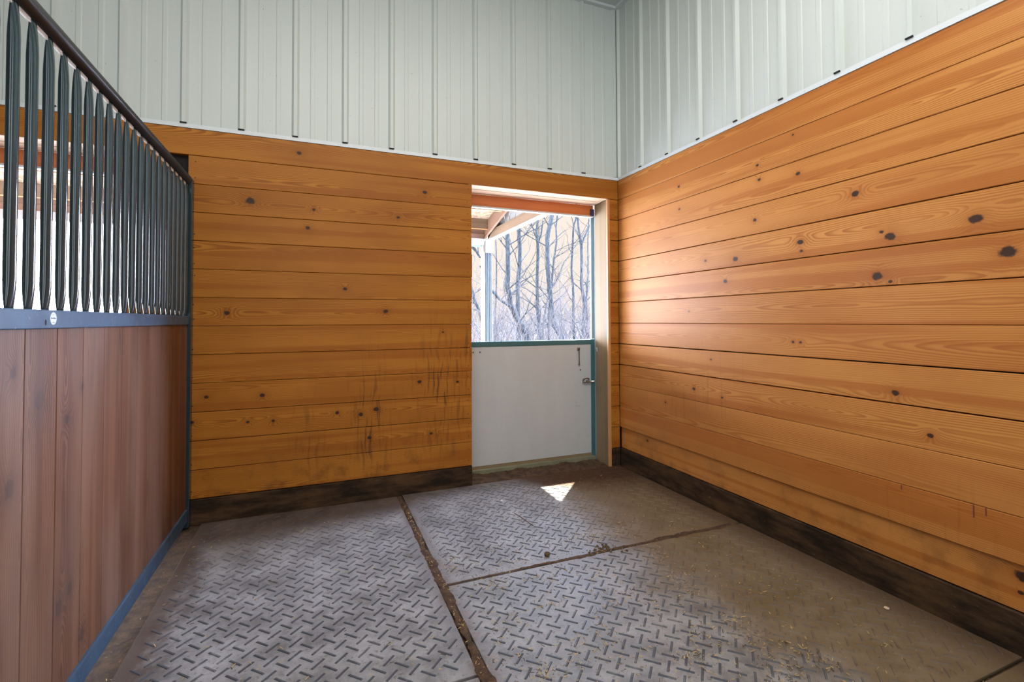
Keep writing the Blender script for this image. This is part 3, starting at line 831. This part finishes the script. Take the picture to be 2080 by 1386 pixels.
# ---- trees beyond the door
TREES = {
 'a':(14, [(4.44, 4.49, 0.087), (4.46, 3.87, 0.09), (4.49, 3.0, 0.096), (4.47, 2.58, 0.101), (4.6, 2.26, 0.101), (4.62, 1.94, 0.101), (4.77, 1.63, 0.106), (4.93, 1.32, 0.111), (5.22, 0.9, 0.117), (5.36, 0.48, 0.122)]),
 'a1':(14, [(4.62, 1.77, 0.063), (4.42, 1.9, 0.058), (4.19, 2.04, 0.053), (4.01, 2.22, 0.048), (3.85, 2.39, 0.043), (3.65, 2.69, 0.033), (3.35, 3.34, 0.024)]),
 'b':(16, [(5.77, 5.08, 0.087), (5.83, 4.44, 0.087), (5.85, 3.7, 0.087), (5.83, 3.39, 0.089), (5.78, 2.85, 0.091), (5.8, 2.26, 0.093), (5.8, 1.56, 0.097), (5.79, 0.62, 0.103)]),
 'c':(17, [(7.14, 5.79, 0.052), (7.09, 5.3, 0.058), (7.18, 4.84, 0.07), (7.21, 4.25, 0.073), (7.21, 3.46, 0.075), (7.22, 2.33, 0.079), (7.21, 1.82, 0.083), (7.22, 1.2, 0.092), (7.24, 0.41, 0.098)]),
 'c1':(17, [(7.22, 4.81, 0.042), (7.3, 5.1, 0.039), (7.38, 5.3, 0.037), (7.43, 5.64, 0.035), (7.48, 5.95, 0.03)]),
 'c2':(17, [(7.12, 5.16, 0.028), (7.04, 5.29, 0.025), (6.92, 5.68, 0.021), (6.77, 5.99, 0.016)]),
 'd':(15, [(6.94, 5.67, 0.09), (6.76, 5.09, 0.095), (6.68, 4.62, 0.095), (6.67, 3.98, 0.091), (6.69, 3.26, 0.095), (6.77, 2.68, 0.098), (6.84, 2.23, 0.098), (6.91, 1.82, 0.1), (6.97, 1.43, 0.106), (7.09, 1.02, 0.111), (7.26, 0.74, 0.117), (7.45, 0.47, 0.122)]),
 'e':(18, [(8.81, 6.59, 0.04), (8.69, 5.88, 0.042), (8.68, 5.2, 0.044), (8.58, 4.69, 0.047), (8.47, 4.07, 0.049), (8.41, 3.4, 0.052), (8.35, 2.49, 0.054), (8.29, 1.51, 0.056), (8.31, 0.36, 0.061)]),
 'f':(18, [(9.82, 6.59, 0.038), (9.64, 6.01, 0.048), (9.62, 5.25, 0.05), (9.61, 4.26, 0.054), (9.62, 3.69, 0.056), (9.69, 3.09, 0.063), (9.7, 2.41, 0.065), (9.67, 1.86, 0.067), (9.63, 1.06, 0.075), (9.64, 0.34, 0.08)]),
 'g':(16, [(8.84, 6.11, 0.046), (8.91, 5.48, 0.052), (9.0, 4.82, 0.069), (9.0, 4.44, 0.069), (8.94, 3.43, 0.072), (8.9, 2.92, 0.075), (8.99, 2.31, 0.078), (9.04, 1.81, 0.082), (9.03, 1.07, 0.087), (8.98, 0.41, 0.091)]),
 'g1':(16, [(9.0, 4.79, 0.041), (9.08, 5.0, 0.039), (9.19, 5.24, 0.037), (9.42, 5.68, 0.032), (9.65, 6.12, 0.028)]),
 'h':(20, [(11.83, 7.1, 0.028), (11.79, 5.42, 0.031), (11.73, 3.89, 0.035), (11.59, 3.28, 0.041), (11.53, 2.09, 0.046), (11.62, 0.98, 0.05), (11.74, 0.23, 0.055)]),
 'i':(19, [(5.83, 6.44, 0.025), (5.82, 5.16, 0.029), (5.82, 3.6, 0.034), (5.82, 2.01, 0.042), (5.81, 0.37, 0.049)]),
 'k':(15, [(2.9, 5.2, .045), (2.95, 4.2, .05), (3.16, 2.85, 0.059), (3.33, 2.5, 0.059), (3.45, 2.01, 0.059), (3.61, 1.65, 0.06), (3.72, 1.18, 0.063), (3.86, 0.54, 0.07)]),
 'k1':(15, [(3.0, 4.0, .04), (3.35, 4.25, .045), (3.62, 3.9, .045), (3.75, 3.8, .042), (4.2, 3.75, .03)]),
 'l':(13, [(6.77, 3.83, 0.013), (6.51, 3.53, 0.017), (6.25, 2.97, 0.021), (6.1, 2.73, 0.023), (5.91, 2.5, 0.024), (5.76, 2.2, 0.026), (5.5, 1.2, .03), (5.45, .3, .035)]),
}
def wander(m, p, d, L, r, depth, sides=5):
    pts, rr = [Vector(p)], [r]
    dv = Vector(d).normalized(); n = 5
    for k in range(n):
        dv = (dv + Vector((random.gauss(0, .16), random.gauss(0, .16), random.gauss(.05, .12)))).normalized()
        pts.append(pts[-1] + dv * L / n); rr.append(r * (1 - .8 * (k + 1) / n))
        if depth and random.random() < .75:
            sd_ = (dv + Vector((random.gauss(0, .6), random.gauss(0, .5), random.gauss(.1, .4)))).normalized()
            wander(m, pts[-1], sd_, L * random.uniform(.3, .6), rr[-1] * .6, depth - 1, 4)
    m.tube(pts, rr, sides, 0, False)
LAB = {'a': 'tree with thick trunk curving right at its base and an arching low limb',
 'b': 'straight thick grey tree, second thick trunk to the right of the porch post',
 'c': 'slim grey tree forking into a narrow fork below the porch beam',
 'd': 'thickest grey tree in the middle of the doorway, leaning right at top and foot',
 'e': 'thin knobbly sapling just right of the thickest trunk',
 'f': 'thin straight tree in the open sky right of the middle',
 'g': 'grey tree with a wide Y fork near the right door frame',
 'h': 'faint thin tree right against the steel door frame',
 'i': 'thin pole-like tree just right of the porch post',
 'k': 'bent leaning tree seen left of the porch post',
 'l': 'slender sapling slanting up to the right between two trunks'}
random.seed(4)
for key in 'abcdefghikl':
    m = MB()
    for kk, (yy, pts) in TREES.items():
        if kk[0] != key: continue
        pts = list(pts)
        if len(kk) == 1:
            if pts[0][1] < pts[-1][1]: pts.reverse()
            x0, z0, r0 = pts[0]; x1, z1, r1 = pts[1]
            sl = (x0 - x1) / max(.2, z0 - z1)
            pts = [(x0 + sl * 3.2 + random.uniform(-.2, .2), z0 + 4.5, r0 * .35), (x0 + sl * 1.6, z0 + 2.0, r0 * .75)] + pts
            xe, ze, re = pts[-1]; xp, zp, _ = pts[-2]
            pts.append((xe + (xe - xp) * .8, -.1, re * 1.25))
        sm = spline(pts, 5)
        yv = random.uniform(0, 6.28)
        P3 = [(x, yy + .12 * math.sin(z * .9 + yv) * (len(kk) == 1), z) for x, z, r in sm]
        m.tube(P3, [max(.006, r) for _, _, r in sm], 10, 0, True)
        nb = 12 if len(kk) == 1 else 4
        for b in range(nb):
            i = random.randrange(2, len(P3) - 2)
            r = sm[i][2]
            wander(m, P3[i], (random.choice((-1, 1)) * random.uniform(.4, 1), random.uniform(-.6, .6), random.uniform(.3, 1.1)), random.uniform(.7, 2.4), min(.026, r * .38), 1)
    tag(m.build('bare_tree', BARK), LAB[key], 'tree', 'thing', 'bare trees beyond the half door')
# tangled brush below and between the trees
m = MB()
for k in range(1000):
    yy = 8 + 26 * random.random() ** 1.3
    az = random.uniform(.10, .66)
    x_ = -2.42 + (yy + 3.5) * az
    h = random.uniform(.9, 2.2) + (1.4 if random.random() < .25 else 0)
    wander(m, (x_, yy, random.uniform(-.05, .6)), (random.gauss(0, .45), random.gauss(0, .3), 1), h, random.uniform(.006, .014), 1, 4)
for k in range(160):
    yy = random.uniform(9, 20); x_ = -2.42 + (yy + 3.5) * random.uniform(-.75, -.15)
    wander(m, (x_, yy, 0), (random.gauss(0, .45), random.gauss(0, .3), 1), random.uniform(.8, 2.2), random.uniform(.006, .014), 1, 4)
tag(m.build('undergrowth', TWIG), 'tangle of pale bare twigs and brush under the trees', 'brush', 'stuff')
